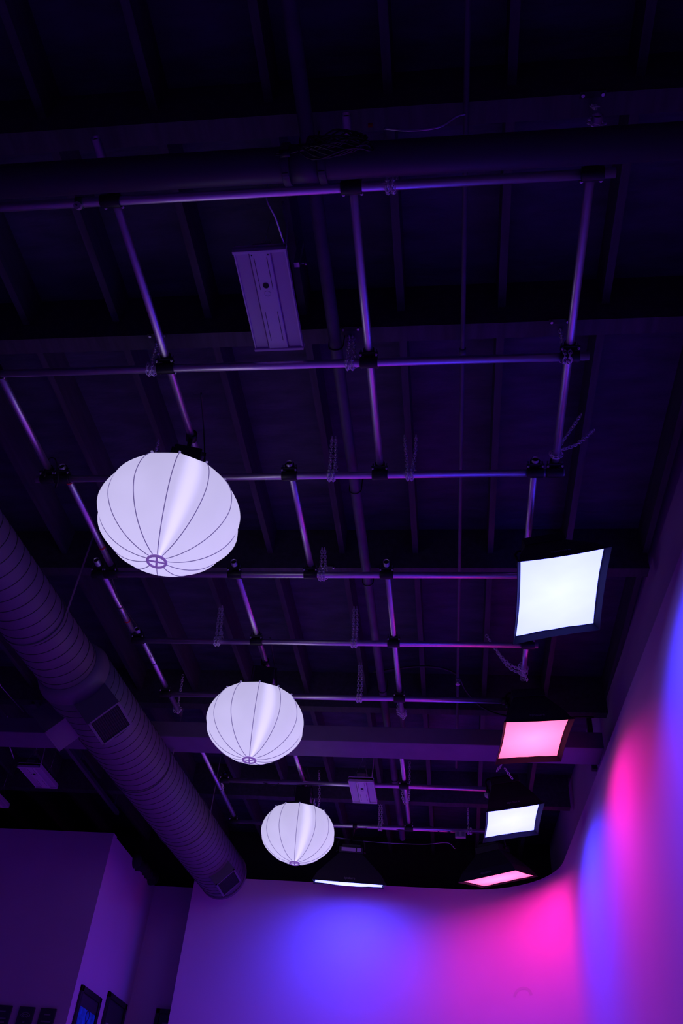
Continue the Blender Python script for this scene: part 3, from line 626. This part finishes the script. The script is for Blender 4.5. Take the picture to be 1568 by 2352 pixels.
bm = NB(); tube(bm, (-0.829, 2.603, 5.60), (-0.80, 2.603, 5.60), .004, 8); tube(bm, (-0.800, 2.603, 5.60), (-0.79, 2.603, 5.60), .010, 6); box(bm, (-.845, 2.603, 5.70), (.03, .03, .22)); tag(obj('joist_bolt', bm, 'bolt'), 'single shiny bolt sticking out right of the large unlit linear light', 'bolt')
for (x, y, lab) in ((-0.595, 3.09, 'pair of bolts on the girder above the middle clamp of the second pipe'), (-1.79, 3.09, 'pair of bolts on the girder above the left clamp of the second pipe'), (-1.00, 5.43, 'pair of bolts on the girder above the fourth cross pipe'), (0.62, 3.09, 'pair of bolts on the girder above the right end of the second pipe'), (0.66, 1.81, 'pair of bolts on the girder at top right above the thick pipe')):
    t = thing('bolt_plate', lab, 'bracket', (x, y, 5.655), 'bolted chain brackets on the girders')
    bm = NB(); box(bm, (0, 0, 0), (.12, .03, .012)); obj('plate', bm, 'clamp', t)
    for s in (-1, 1): bm = NB(); tube(bm, (s * .045, 0, -.018), (s * .045, 0, 0), .0085, 6); obj('bolt', bm, 'bolt', t)

# speaker-like bundle on top of the partition edge
t = thing('bundled_cloth', 'black bundled cloth on the top edge of the left partition wall', 'cloth', (-4.13, 11.45, CZ))
bm = NB()
for k in range(9):
    y = -.5 + k * .1; s = .05 + .03 * random.random(); bmesh.ops.create_icosphere(bm, subdivisions=2, radius=s * 1.3, matrix=Matrix.Translation((.03 + random.uniform(-.02, .03), y, .02 + random.uniform(-.03, .03))))
for f in bm.faces: f.smooth = True
obj('folds', bm, 'fabric', t)

# ---------------------------------------------------------------- framed prints on the partition
def sign(label, x, w, kind):
    t = thing('wall_sign', label, 'sign', (x, 9.985, 2.85), 'small dark signs on the partition wall')
    bm = NB(); box(bm, (0, 0, .03), (w, .02, .66)); obj('board', bm, 'paperdark', t, bevel=.003)
    bm = NB()
    if kind == 'icon':
        for r in (.028, .045, .062):
            path(bm, [(r * math.cos(a), -.011, .245 + r * math.sin(a)) for a in [PI * .15 + PI * .7 * k / 10 for k in range(11)]], .004, 5)
        rows = [(.215, .02), (.18, .08), (.15, .055), (.12, .09), (.08, .07), (.04, .09)]
    else: rows = [(.30, .07), (.235, .11), (.20, .10), (.15, .11), (.10, .08), (.06, .10)]
    for z, l in rows: box(bm, (0, -.011, z), (l * w / .18, .004, .013))
    obj('print', bm, 'ink', t); return t
sign('small dark sign cut by the left edge of the photo, bottom left', -4.82, .20, 'rows')
sign('small dark sign with a round curved icon, middle of the three at bottom left', -4.55, .175, 'icon')
sign('small dark sign nearest the partition corner, bottom left', -4.31, .175, 'rows')
def poster(label, y0, y1, z1, kind):
    w = y1 - y0; t = thing('framed_poster', label, 'poster', (-4.10, (y0 + y1) / 2, z1 - .9), 'framed posters in the alcove')
    bm = NB()
    for s in (-1, 1): box(bm, (0, s * (w / 2 - .03), .45), (.035, .06, .9)); box(bm, (0, 0, .45 + s * .42), (.035, w, .06))
    obj('frame', bm, 'frame', t, bevel=.003)
    bm = NB(); box(bm, (-.006, 0, .45), (.012, w - .1, .8)); obj('backing', bm, 'paperdark', t)
    if kind == 'blue':
        bm = NB(); box(bm, (.004, .0, .38), (.006, w - .16, .66)); pr = obj('print', bm, 'posterblue', t)
        bm = NB(); box(bm, (.008, 0.02, .42), (.004, .035, .38)); tube(bm, (.007, .02, .66), (.011, .02, .66), .055, 20, inner=.045); tube(bm, (.007, .02, .20), (.011, .02, .20), .09, 20); obj('figure', bm, 'paperdark', pr)
    else:
        bm = NB(); box(bm, (.004, -.1, .35), (.006, w * .35, .5)); obj('print', bm, 'ink' if kind == 'pale' else 'grey', t)
    return t
poster('tall framed poster with a bright blue print, bottom left alcove', 10.20, 10.88, 3.50, 'blue')
poster('dark framed poster right of the blue one in the alcove', 11.07, 11.80, 3.62, 'dark')
t = thing('framed_poster', 'dark framed print low beside the edge of the white back wall', 'poster', (-3.55, 11.90, 2.80), 'framed posters in the alcove')
bm = NB()
for s in (-1, 1): box(bm, (s * .16, 0, .41), (.05, .03, .82)); box(bm, (0, 0, .41 + s * .385), (.36, .03, .05))
obj('frame', bm, 'frame', t); bm = NB(); box(bm, (0, .008, .41), (.30, .01, .76)); obj('backing', bm, 'paperdark', t); bm = NB(); box(bm, (.0, 0, .40), (.16, .004, .55)); obj('print', bm, 'ink', t)
